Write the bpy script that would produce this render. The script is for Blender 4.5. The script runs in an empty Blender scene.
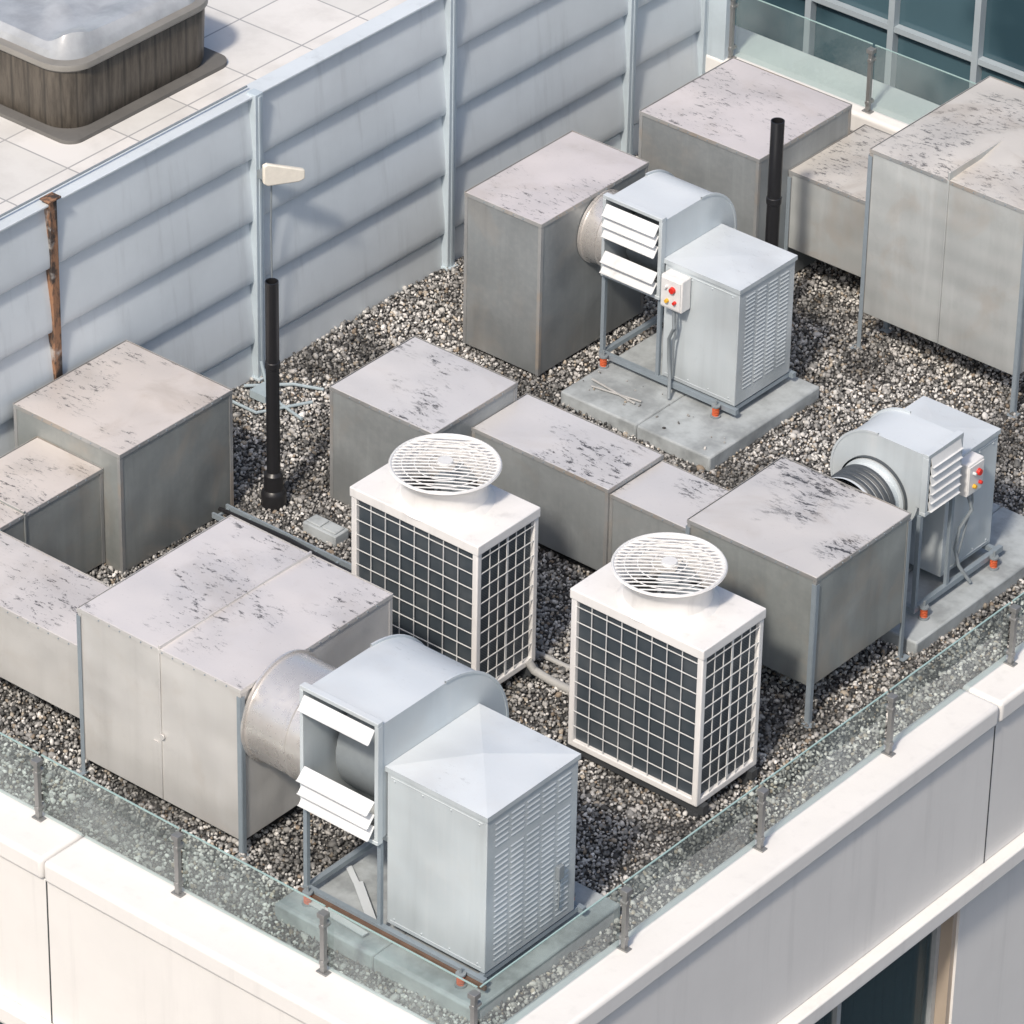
import bpy, bmesh, math, numpy as np, random
from mathutils import Vector, Matrix
random.seed(4); rng=np.random.default_rng(7)
S=bpy.context.scene
# ------------------------------------------------------------------ helpers
class MB:
    def __init__(s): s.v=[];s.f=[];s.m=[]
    def add(s,vs,fs,mi=0):
        n=len(s.v); s.v+= [tuple(v) for v in vs]
        for f in fs: s.f.append(tuple(i+n for i in f)); s.m.append(mi)
    def box(s,x0,x1,y0,y1,z0,z1,mi=0):
        s.add([(x0,y0,z0),(x1,y0,z0),(x1,y1,z0),(x0,y1,z0),(x0,y0,z1),(x1,y0,z1),(x1,y1,z1),(x0,y1,z1)],
              [(0,3,2,1),(4,5,6,7),(0,1,5,4),(1,2,6,5),(2,3,7,6),(3,0,4,7)],mi)
    def cyl(s,p0,p1,r0,r1=None,n=24,mi=0,caps=True):
        r1=r0 if r1 is None else r1
        p0=Vector(p0);p1=Vector(p1);d=(p1-p0).normalized()
        a=d.orthogonal().normalized();b=d.cross(a)
        vs=[]
        for p,r in((p0,r0),(p1,r1)):
            for i in range(n):
                t=2*math.pi*i/n;vs.append(p+a*math.cos(t)*r+b*math.sin(t)*r)
        fs=[(i,(i+1)%n,n+(i+1)%n,n+i) for i in range(n)]
        if caps: fs+=[tuple(range(n))[::-1],tuple(range(n,2*n))]
        s.add(vs,fs,mi)
    def lathe(s,c,axis,prof,n=48,mi=0):
        c=Vector(c);d=Vector(axis).normalized();a=d.orthogonal().normalized();b=d.cross(a);vs=[]
        for r,h in prof:
            for i in range(n):
                t=2*math.pi*i/n;vs.append(c+d*h+a*math.cos(t)*r+b*math.sin(t)*r)
        fs=[]
        for k in range(len(prof)-1):
            for i in range(n): fs.append((k*n+i,k*n+(i+1)%n,(k+1)*n+(i+1)%n,(k+1)*n+i))
        s.add(vs,fs,mi)
    def tube(s,pts,r,n=8,mi=0):
        pts=[Vector(p) for p in pts];vs=[];a=None
        for i,p in enumerate(pts):
            d=(pts[min(i+1,len(pts)-1)]-pts[max(i-1,0)]).normalized()
            if a is None: a=d.orthogonal().normalized()
            a=(a-d*a.dot(d)).normalized();b=d.cross(a)
            for k in range(n):
                t=2*math.pi*k/n;vs.append(p+a*math.cos(t)*r+b*math.sin(t)*r)
        fs=[]
        for i in range(len(pts)-1):
            for k in range(n): fs.append((i*n+k,i*n+(k+1)%n,(i+1)*n+(k+1)%n,(i+1)*n+k))
        fs+=[tuple(range(n))[::-1],tuple(range((len(pts)-1)*n,len(pts)*n))]
        s.add(vs,fs,mi)
    def xf(s,T):
        s.v=[tuple(T(*v)) for v in s.v]
    def make(s,name,parent,mats,bevel=0.0,smooth=True,recalc=True,seg=2):
        me=bpy.data.meshes.new(name);me.from_pydata(s.v,[],s.f)
        me.polygons.foreach_set('material_index',s.m)
        if recalc:
            bm=bmesh.new();bm.from_mesh(me);bmesh.ops.recalc_face_normals(bm,faces=bm.faces);bm.to_mesh(me);bm.free()
        for m in (mats if isinstance(mats,(list,tuple)) else [mats]): me.materials.append(m)
        if smooth:
            me.shade_smooth();me.set_sharp_from_angle(angle=0.6)
        ob=bpy.data.objects.new(name,me);S.collection.objects.link(ob)
        if parent is not None:
            ob.parent=parent;ob.matrix_parent_inverse=Matrix.Translation(-parent.location)
        if bevel>0:
            md=ob.modifiers.new('bev','BEVEL');md.width=bevel;md.segments=seg;md.limit_method='ANGLE';md.angle_limit=0.7
        return ob
def empty(name,loc):
    e=bpy.data.objects.new(name,None);e.location=loc;e.empty_display_size=.2;S.collection.objects.link(e);return e
# ------------------------------------------------------------------ materials
class NT:
    def __init__(s,name):
        s.mat=bpy.data.materials.new(name);s.mat.use_nodes=True;s.t=s.mat.node_tree;s.n=s.t.nodes
        s.bs=s.n['Principled BSDF'];s.tc=s.n.new('ShaderNodeTexCoord')
    def L(s,a,b): s.t.links.new(a,b)
    def mp(s,sc=(1,1,1),rot=(0,0,0),loc=(0,0,0)):
        m=s.n.new('ShaderNodeMapping');m.inputs['Scale'].default_value=sc;m.inputs['Rotation'].default_value=rot;m.inputs['Location'].default_value=loc
        s.L(s.tc.outputs['Object'],m.inputs[0]);return m.outputs[0]
    def noise(s,vec,scale,detail=5,rough=.55,dist=0):
        m=s.n.new('ShaderNodeTexNoise');m.inputs['Scale'].default_value=scale;m.inputs['Detail'].default_value=detail
        m.inputs['Roughness'].default_value=rough;m.inputs['Distortion'].default_value=dist;s.L(vec,m.inputs['Vector']);return m.outputs[0]
    def ramp(s,fac,a,b,lo=0,hi=1):
        m=s.n.new('ShaderNodeMapRange');m.interpolation_type='SMOOTHSTEP'
        m.inputs[1].default_value=a;m.inputs[2].default_value=b;m.inputs[3].default_value=lo;m.inputs[4].default_value=hi
        s.L(fac,m.inputs[0]);return m.outputs[0]
    def math(s,op,a,b=None,clamp=False):
        m=s.n.new('ShaderNodeMath');m.operation=op;m.use_clamp=clamp
        for i,x in enumerate((a,b)):
            if x is None: continue
            if isinstance(x,(int,float)): m.inputs[i].default_value=x
            else: s.L(x,m.inputs[i])
        return m.outputs[0]
    def mix(s,fac,a,b,mode='MIX'):
        m=s.n.new('ShaderNodeMix');m.data_type='RGBA';m.blend_type=mode
        for i,x in ((0,fac),(6,a),(7,b)):
            if isinstance(x,(int,float)): m.inputs[i].default_value=x
            elif isinstance(x,tuple): m.inputs[i].default_value=(*x,1)
            else: s.L(x,m.inputs[i])
        return m.outputs[2]
    def nz(s):
        g=s.n.new('ShaderNodeNewGeometry');x=s.n.new('ShaderNodeSeparateXYZ');s.L(g.outputs['Normal'],x.inputs[0]);return x.outputs[2]
    def oz(s):
        x=s.n.new('ShaderNodeSeparateXYZ');s.L(s.tc.outputs['Object'],x.inputs[0]);return x.outputs[2]
    def bump(s,h,strength,dist):
        b=s.n.new('ShaderNodeBump');b.inputs['Strength'].default_value=strength;b.inputs['Distance'].default_value=dist
        s.L(h,b.inputs['Height']);s.L(b.outputs[0],s.bs.inputs['Normal']);return b
    def col(s,c):
        if isinstance(c,tuple): s.bs.inputs['Base Color'].default_value=(*c,1)
        else: s.L(c,s.bs.inputs['Base Color'])
    def set(s,rough=None,metal=None,spec=None):
        if rough is not None:
            if isinstance(rough,float): s.bs.inputs['Roughness'].default_value=rough
            else: s.L(rough,s.bs.inputs['Roughness'])
        if metal is not None: s.bs.inputs['Metallic'].default_value=metal
        if spec is not None: s.bs.inputs['Specular IOR Level'].default_value=spec

def galv(name,side,top,dirt=.8,thr=.56,rust=.3,seed=0,metal=.28,streak=.26,band=0.0,lo=.34,shade_grime=.45,smudge=.22,spk_=.25):
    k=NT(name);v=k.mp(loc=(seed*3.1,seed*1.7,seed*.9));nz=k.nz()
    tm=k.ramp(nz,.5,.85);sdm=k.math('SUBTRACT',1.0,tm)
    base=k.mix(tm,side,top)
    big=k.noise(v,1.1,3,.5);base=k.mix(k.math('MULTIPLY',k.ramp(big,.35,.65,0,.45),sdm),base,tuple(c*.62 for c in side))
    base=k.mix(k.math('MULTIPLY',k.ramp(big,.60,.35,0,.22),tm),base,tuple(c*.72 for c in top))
    fine=k.noise(v,22,4,.6);base=k.mix(k.ramp(fine,.35,.75,0,.08),base,(.66,.65,.64))
    st=k.noise(k.mp(sc=(6,6,.45),loc=(seed,0,0)),1.0,5,.6)
    base=k.mix(k.math('MULTIPLY',k.ramp(st,.50,.80,0,streak),sdm),base,tuple(c*.45 for c in side))
    base=k.mix(k.math('MULTIPLY',k.ramp(st,.47,.28,0,streak*.9),sdm),base,tuple(min(.75,c*1.5) for c in side))
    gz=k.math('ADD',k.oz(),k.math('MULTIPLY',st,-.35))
    base=k.mix(k.math('MULTIPLY',k.ramp(gz,.38,-.12,0,shade_grime),sdm),base,tuple(c*.35 for c in side))  # side shading put into the colour: darker towards the ground, streaked like grime
    if band>0:
        w=k.n.new('ShaderNodeTexWave');w.bands_direction='Z';w.inputs['Scale'].default_value=1.6;w.inputs['Distortion'].default_value=.1
        k.L(v,w.inputs[0]);base=k.mix(k.math('MULTIPLY',k.math('MULTIPLY',w.outputs['Fac'],band),sdm),base,(.72,.72,.71))
    vt=k.mp(sc=(1,2.9,1),rot=(0,0,.35+seed*1.3),loc=(seed*2,seed,0))
    fn=k.noise(vt,10,8,.80,.15);cl=k.noise(v,1.5,3,.55)
    base=k.mix(k.math('MULTIPLY',k.ramp(cl,.48,.66,0,smudge),tm),base,(.30,.305,.32))
    sm=k.math('MULTIPLY',k.ramp(fn,thr,thr+.035),k.ramp(cl,.47,.57))
    sm=k.math('MULTIPLY',sm,k.math('ADD',k.math('MULTIPLY',tm,dirt),.04))
    base=k.mix(sm,base,(.055,.055,.06))
    spk=k.ramp(k.noise(v,60,3,.7),.66,.72,0,spk_);base=k.mix(k.math('MULTIPLY',spk,tm),base,(.16,.15,.14))
    stn=k.ramp(k.noise(v,1.9,4,.6,.6),.50,.68,0,rust);base=k.mix(stn,base,(.42,.35,.28))
    if rust>.06:
        rs=k.ramp(k.noise(v,13,5,.8),.69,.77,0,rust*1.6);base=k.mix(rs,base,(.22,.11,.05))
    k.col(base);k.set(k.ramp(fine,.2,.8,lo,lo+.16),metal)
    k.bump(k.math('ADD',k.noise(v,1.8,1,.4),k.math('MULTIPLY',fine,.010)),.8,.07)
    return k.mat
def paint(name,c,rough=.5,var=.15,dirt=.2,metal=0.0,scale=3,bump=.002,dark=.6):
    k=NT(name);v=k.mp();n=k.noise(v,scale,5,.6)
    b=k.mix(k.ramp(n,.35,.7,0,var),c,tuple(x*dark for x in c))
    st=k.ramp(k.noise(k.mp(sc=(9,9,.6)),1.0,4,.6),.52,.8,0,dirt)
    b=k.mix(st,b,tuple(x*.45 for x in c))
    k.col(b);k.set(rough,metal);k.bump(k.noise(v,30,3,.6),.4,bump);return k.mat
def plain(name,c,rough=.5,metal=0.0):
    k=NT(name);n=k.noise(k.mp(),20,3,.6);k.col(k.mix(k.ramp(n,.3,.7,0,.25),c,tuple(x*.7 for x in c)));k.set(rough,metal);return k.mat
def glass(name,tint,dirt=.1,f0=.06):
    m=bpy.data.materials.new(name);m.use_nodes=True;t=m.node_tree;t.nodes.clear()
    N=t.nodes.new;o=N('ShaderNodeOutputMaterial');tr=N('ShaderNodeBsdfTransparent');gl=N('ShaderNodeBsdfGlossy');df=N('ShaderNodeBsdfDiffuse')
    lw=N('ShaderNodeLayerWeight');pw=N('ShaderNodeMath');pw.operation='POWER';pw.inputs[1].default_value=4
    ma=N('ShaderNodeMath');ma.operation='MULTIPLY_ADD';ma.inputs[1].default_value=.7;ma.inputs[2].default_value=f0
    m1=N('ShaderNodeMixShader');m2=N('ShaderNodeMixShader')
    tr.inputs[0].default_value=(*tint,1);gl.inputs[0].default_value=(.95,.97,1,1);gl.inputs[1].default_value=.03
    df.inputs[0].default_value=(.60,.67,.67,1)
    tc=N('ShaderNodeTexCoord');ns=N('ShaderNodeTexNoise');ns.inputs['Scale'].default_value=1.6;ns.inputs['Detail'].default_value=5
    mr=N('ShaderNodeMapRange');mr.inputs[1].default_value=.35;mr.inputs[2].default_value=.7;mr.inputs[3].default_value=dirt*.4;mr.inputs[4].default_value=dirt*2.2
    L=t.links.new;L(tc.outputs['Object'],ns.inputs[0]);L(ns.outputs[0],mr.inputs[0]);L(lw.outputs['Facing'],pw.inputs[0]);L(pw.outputs[0],ma.inputs[0])
    L(mr.outputs[0],m1.inputs[0]);L(tr.outputs[0],m1.inputs[1]);L(df.outputs[0],m1.inputs[2])
    L(ma.outputs[0],m2.inputs[0]);L(m1.outputs[0],m2.inputs[1]);L(gl.outputs[0],m2.inputs[2]);L(m2.outputs[0],o.inputs[0])
    return m

M_FB=galv('galvanised_light',(.68,.67,.65),(.76,.72,.70),.85,.56,.15,1,band=.08,shade_grime=.25,streak=.18)
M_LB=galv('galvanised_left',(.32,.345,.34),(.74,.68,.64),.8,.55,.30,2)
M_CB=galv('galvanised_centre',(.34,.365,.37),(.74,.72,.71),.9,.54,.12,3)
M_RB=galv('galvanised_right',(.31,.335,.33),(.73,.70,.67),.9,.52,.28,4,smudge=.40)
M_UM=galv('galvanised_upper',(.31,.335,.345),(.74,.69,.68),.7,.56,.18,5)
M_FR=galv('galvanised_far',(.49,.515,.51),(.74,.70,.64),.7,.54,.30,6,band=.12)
M_FAN=galv('fan_casing_paint',(.58,.64,.67),(.69,.735,.76),.15,.59,.06,8,metal=.15,streak=.22,shade_grime=.40,smudge=.12,spk_=.12)
M_INL=galv('duct_inlet_metal',(.72,.69,.66),(.78,.75,.72),.02,.6,.05,9,metal=.6,streak=.10,lo=.22,shade_grime=0,smudge=0,spk_=0)
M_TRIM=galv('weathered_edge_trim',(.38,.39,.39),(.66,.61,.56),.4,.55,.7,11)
M_ANG=plain('angle_iron',(.28,.33,.37),.5,.2)
M_SLAT=paint('shutter_slat_paint',(.74,.75,.75),.4,.30,.35)
M_WHITE=paint('condenser_white_paint',(.80,.785,.765),.35,.18,.30)
M_GUARD=plain('white_wire_guard',(.72,.72,.71),.4)
M_STEEL=plain('stainless_post',(.30,.30,.295),.38,.5)
M_BLACK=plain('black_plastic_pipe',(.018,.018,.02),.35)
M_DARK=plain('dark_interior',(.02,.022,.024),.7)
M_FAND=plain('fan_blade_dark',(.05,.055,.06),.5)
M_RUST=paint('rusted_steel',(.15,.09,.06),.8,.6,.5,scale=12)
k=NT('rusted_painted_post');v=k.mp();c=k.mix(k.ramp(k.noise(k.mp(sc=(1,1,.35)),11,6,.75),.42,.58),(.045,.036,.032),(.30,.16,.09))
c=k.mix(k.ramp(k.noise(v,5,4,.6),.54,.66,0,.85),c,(.42,.40,.38));k.col(c);k.set(.75);k.bump(k.noise(v,40,4,.7),.6,.006);M_RPOST=k.mat
M_SPR=plain('orange_spring',(.62,.13,.05),.45)
M_RED=plain('red_knob',(.65,.03,.02),.4);M_YEL=plain('yellow_knob',(.75,.42,.04),.4)
M_GREYP=plain('grey_conduit',(.24,.27,.29),.5)
M_LAG=plain('grey_pipe_lagging',(.42,.42,.41),.7)
M_FLEX=plain('dark_flexible_collar',(.06,.07,.08),.5)
M_PIPEB=plain('pale_blue_pipe',(.38,.46,.50),.5)
M_PLINTH=paint('concrete_plinth',(.42,.455,.47),.85,.8,.4,scale=4,bump=.006,dark=.5)
M_RENDER=paint('white_render',(.765,.75,.725),.7,.14,.14,scale=2,dark=.75)
M_WALLP=paint('screen_wall_paint',(.66,.715,.75),.34,.42,.28,scale=.7,dark=.70)
M_POSTW=paint('screen_post_paint',(.50,.58,.63),.45,.25,.35)
M_GLASS=glass('railing_glass',(.78,.87,.855),.11)
M_CREAM=plain('cream_plastic',(.85,.80,.70),.4)
k=NT('condenser_coil');v=k.mp();w=k.n.new('ShaderNodeTexWave');w.bands_direction='DIAGONAL';w.inputs['Scale'].default_value=30;k.L(v,w.inputs[0])
cc=k.mix(w.outputs['Fac'],(.035,.05,.063),(.09,.11,.13));cc=k.mix(k.ramp(k.noise(v,3,4,.6),.4,.7,0,.45),cc,(.15,.165,.175));k.col(cc);k.set(.5,.3);M_COIL=k.mat
k=NT('gravel_stones');a=k.n.new('ShaderNodeAttribute');a.attribute_name='pcol'
v=k.mp();dk=k.ramp(k.noise(v,1.2,5,.65),.36,.58,.36,1.0)
m2=k.n.new('ShaderNodeMix');m2.data_type='RGBA';m2.blend_type='MULTIPLY';m2.inputs[0].default_value=1
k.L(a.outputs['Color'],m2.inputs[6]);cb=k.n.new('ShaderNodeCombineColor');[k.L(dk,cb.inputs[i]) for i in range(3)];k.L(cb.outputs[0],m2.inputs[7])
k.col(m2.outputs[2]);k.set(.75);M_PEB=k.mat
k=NT('gravel_bed');v=k.mp();vo=k.n.new('ShaderNodeTexVoronoi');vo.inputs['Scale'].default_value=40;k.L(v,vo.inputs['Vector'])
k.col(k.mix(k.ramp(vo.outputs['Distance'],.1,.6),(.16,.15,.14),(.05,.05,.05)));k.set(.9);M_BED=k.mat
# ------------------------------------------------------------------ building
E=empty('office_building',(0.8,0.2,-3))
XO=4.09;YO=-5.26;ZL=-.12;XI=3.80;YI=-4.90
b=MB()
b.box(-2.56,XI+.03,YI-.03,5.32,-.35,-.012,0)
b.make('roof_slab',E,M_PLINTH,smooth=False)
b=MB()
b.box(XI+.031,XO,YO,5.80,-.87+ZL,.135)
b.box(-8.0,XI+.029,YO,YI-.031,-.87+ZL,.135)
b.box(-2.7,XI+.029,5.32,5.80,-.87+ZL,.415)
b.make('parapet',E,M_RENDER,.01)
b=MB();sy=-.03
for y0,y1 in((YI-.002,sy-.006),(sy+.006,5.83)): b.box(XI,XO+.035,y0,y1,.138,.30)
b.box(.655,XO+.035,YO-.035,YI-.006,.138,.30);b.box(-8.0,.643,YO-.035,YI-.006,.138,.30)
b.box(-2.72,XI-.005,5.29,5.84,.418,.60)
b.make('coping',E,M_RENDER,.03,seg=4)
b=MB();b.box(XO+.0005,XO+.002,sy-.006,sy+.006,-.868+ZL,.13);b.box(.643,.655,YO-.002,YO-.0005,-.868+ZL,.13);b.make('panel_joints',E,M_FAND,smooth=False)
b=MB()
b.box(3.66,XI-.002,YI+.002,-3.55,0,.15);b.box(1.6,3.655,YI+.002,-4.76,0,.15);b.make('roof_upstand',E,M_PLINTH,.05,seg=4)
b=MB()
b.box(3.95,XO+.09,YO-.09,9,-1.0+ZL,-.873+ZL);b.box(-8,3.945,YO-.09,-5.1,-1.0+ZL,-.873+ZL)
b.box(3.95,XO+.045,YO-.045,9,-1.06+ZL,-1.003+ZL);b.box(-8,3.945,YO-.045,-5.1,-1.06+ZL,-1.003+ZL)
b.make('ledge',E,M_RENDER,.012)
bw=MB();bg=MB();bf=MB();bc=MB();XW=XO-.03
for st in range(7):
    zt=-1.063+ZL-st*3.2;zh=zt-.03;zs=zt-2.2;zb=zt-3.2+.003
    spans=[(-4.75,-.22),(.95,4.9)]
    ys=[-5.24,-4.75,-.22,.95,4.9,5.8]
    for i in (0,2,4): bw.box(3.8,XW,ys[i],ys[i+1],zb,zt)
    for y0,y1 in spans:
        bw.box(3.8,XW-.002,y0+.002,y1-.002,zb,zs);bw.box(3.8,XW-.002,y0+.002,y1-.002,zh,zt)
        bg.box(3.905,3.915,y0+.04,y1-.04,zs+.04,zh-.04)
        n=4
        for j in range(n+1):
            yy=y0+.07+j*(y1-y0-.14)/n;bf.box(3.88,3.95,yy-.022,yy+.022,zs+.002,zh-.002)
        bf.box(3.88,3.948,y0+.06,y1-.06,zs+.002,zs+.055);bf.box(3.88,3.948,y0+.06,y1-.06,zh-.045,zh-.002)
        bf.box(3.88,XW-.02,y1-.045,y1-.003,zs+.002,zh-.002,1);bf.box(3.88,XW-.02,y0+.003,y0+.045,zs+.002,zh-.002,1)
        npt=int((y1-y0)/.02);vs=[]
        for j in range(npt+1):
            yy=y0+.05+(y1-y0-.1)*j/npt;xx=3.84+.02*math.sin(j*1.1)+.01*math.sin(j*.37)
            vs+=[(xx,yy,zs),(xx,yy,zh)]
        bc.add(vs,[(2*j,2*j+2,2*j+3,2*j+1) for j in range(npt)])
    xs=[-8,-7.2,-3.4,-2.6,.6,1.4,3.5,3.79]
    for i in (0,2,4,6): bw.box(xs[i],xs[i+1],-5.22,-5.0,zb,zt)
    for i in (1,3,5):
        x0,x1=xs[i],xs[i+1]
        bw.box(x0+.002,x1-.002,-5.218,-5.0,zb,zs);bw.box(x0+.002,x1-.002,-5.218,-5.0,zh,zt)
        bg.box(x0+.04,x1-.04,-5.065,-5.055,zs+.04,zh-.04)
        bf.box(x0+.003,x0+.06,-5.1,-5.03,zs+.002,zh-.002);bf.box(x1-.06,x1-.003,-5.1,-5.03,zs+.002,zh-.002)
bw.make('facade_walls',E,M_RENDER,smooth=False)
k=NT('window_glass_dark');k.col((.03,.07,.085));k.set(.06,0.0,.7);k.bs.inputs['Alpha'].default_value=.5;M_WIN=k.mat
bg.make('window_panes',E,M_WIN,smooth=False)
M_FRAME=plain('window_frame',(.50,.52,.52),.4,.2);M_TAN=paint('tan_jamb',(.46,.38,.30),.6)
bf.make('window_frames',E,[M_FRAME,M_TAN],smooth=False)
bc.make('curtains',E,plain('teal_curtain',(.22,.34,.36),.8),recalc=False)
b=MB();b.box(-2.5,3.78,-4.95,5.7,-24.9,-.36);b.make('core',E,M_DARK,smooth=False)
# gravel
g=empty('gravel',(0.5,0.2,0))
b=MB();b.add([(-2.55,YI-.02,0),(XI+.02,YI-.02,0),(XI+.02,5.32,0),(-2.55,5.32,0)],[(0,1,2,3)]);b.make('bed',g,M_BED,smooth=False,recalc=False)
def stones():
    ph=(1+5**.5)/2
    iv=np.array([(-1,ph,0),(1,ph,0),(-1,-ph,0),(1,-ph,0),(0,-1,ph),(0,1,ph),(0,-1,-ph),(0,1,-ph),(ph,0,-1),(ph,0,1),(-ph,0,-1),(-ph,0,1)],float)
    iv/=np.linalg.norm(iv[0])
    fc=np.array([(0,11,5),(0,5,1),(0,1,7),(0,7,10),(0,10,11),(1,5,9),(5,11,4),(11,10,2),(10,7,6),(7,1,8),(3,9,4),(3,4,2),(3,2,6),(3,6,8),(3,8,9),(4,9,5),(2,4,11),(6,2,10),(8,6,7),(9,8,1)])
    sp=.0228
    X,Y=np.meshgrid(np.arange(-2.5,XI-.02,sp),np.arange(YI+.02,5.3,sp));P=np.stack([X.ravel(),Y.ravel()],1)
    P+=rng.uniform(-.6,.6,P.shape)*sp
    keep=np.ones(len(P),bool)
    for x0,x1,y0,y1 in((-.66,.71,1.3,2.58),(1.85,3.46,-4.50,-3.1),(1.97,3.13,.42,2.1),(-1.6,-1.0,1.5,2.6),(-1.5,-.5,3.35,4.35),(-2.4,-1.5,-2.3,-1.3),(-1.0,-.15,-.65,.1),(3.66,3.9,-5,-3.55),(1.6,3.9,-5,-4.76),(0,1.2,-4.05,-2.85),(-.05,1.0,-.25,.22)): keep&=~((P[:,0]>x0)&(P[:,0]<x1)&(P[:,1]>y0)&(P[:,1]<y1))
    P=P[keep];n=len(P)
    ex=np.stack([rng.uniform(-.6,.68,26),rng.uniform(1.33,1.75,26)],1);n0=n;P=np.concatenate([P,ex]);n=len(P)
    q=rng.normal(size=(n,4));q/=np.linalg.norm(q,axis=1)[:,None];w,x,y,z=q.T
    R=np.stack([1-2*(y*y+z*z),2*(x*y-z*w),2*(x*z+y*w),2*(x*y+z*w),1-2*(x*x+z*z),2*(y*z-x*w),2*(x*z-y*w),2*(y*z+x*w),1-2*(x*x+y*y)],1).reshape(n,3,3)
    s=rng.lognormal(np.log(.0121),.32,n);s[n0:]*=.6
    sc=np.stack([s*rng.uniform(.9,1.35,n),s*rng.uniform(.7,1.0,n),s*rng.uniform(.5,.85,n)],1)
    jit=1+rng.uniform(-.14,.14,(n,12,1))
    V=iv[None]*jit*sc[:,None,:]
    V=np.einsum('nij,nkj->nki',R,V)
    z0=rng.uniform(.0,.018,n)+.010*np.sin(P[:,0]*3.1)*np.cos(P[:,1]*2.3)+.008;z0[n0:]=.126
    V[:,:,0]+=P[:,0,None];V[:,:,1]+=P[:,1,None];V[:,:,2]+=z0[:,None]
    F=(fc[None]+12*np.arange(n)[:,None,None]).reshape(-1,3)
    me=bpy.data.meshes.new('stones');me.vertices.add(12*n);me.vertices.foreach_set('co',V.ravel().astype(np.float32))
    nf=len(F);me.loops.add(3*nf);me.loops.foreach_set('vertex_index',F.ravel().astype(np.int32))
    me.polygons.add(nf);me.polygons.foreach_set('loop_start',(3*np.arange(nf)).astype(np.int32));me.polygons.foreach_set('loop_total',np.full(nf,3,np.int32))
    me.update(calc_edges=True)
    pal=np.array([(.80,.78,.75),(.62,.61,.585),(.45,.44,.425),(.31,.305,.295),(.18,.18,.175),(.085,.085,.085),(.32,.26,.20),(.50,.44,.36)])
    ci=rng.choice(8,n,p=[.11,.15,.19,.20,.15,.11,.04,.05]);c=pal[ci]*rng.uniform(.8,1.1,(n,1))
    col=np.ones((n,12,4),np.float32);col[:,:,:3]=c[:,None,:]
    at=me.color_attributes.new('pcol','FLOAT_COLOR','POINT');at.data.foreach_set('color',col.ravel())
    me.materials.append(M_PEB);me.shade_smooth()
    ob=bpy.data.objects.new('stones',me);S.collection.objects.link(ob);ob.parent=g;ob.matrix_parent_inverse=Matrix.Translation(-g.location)
stones()
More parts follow.
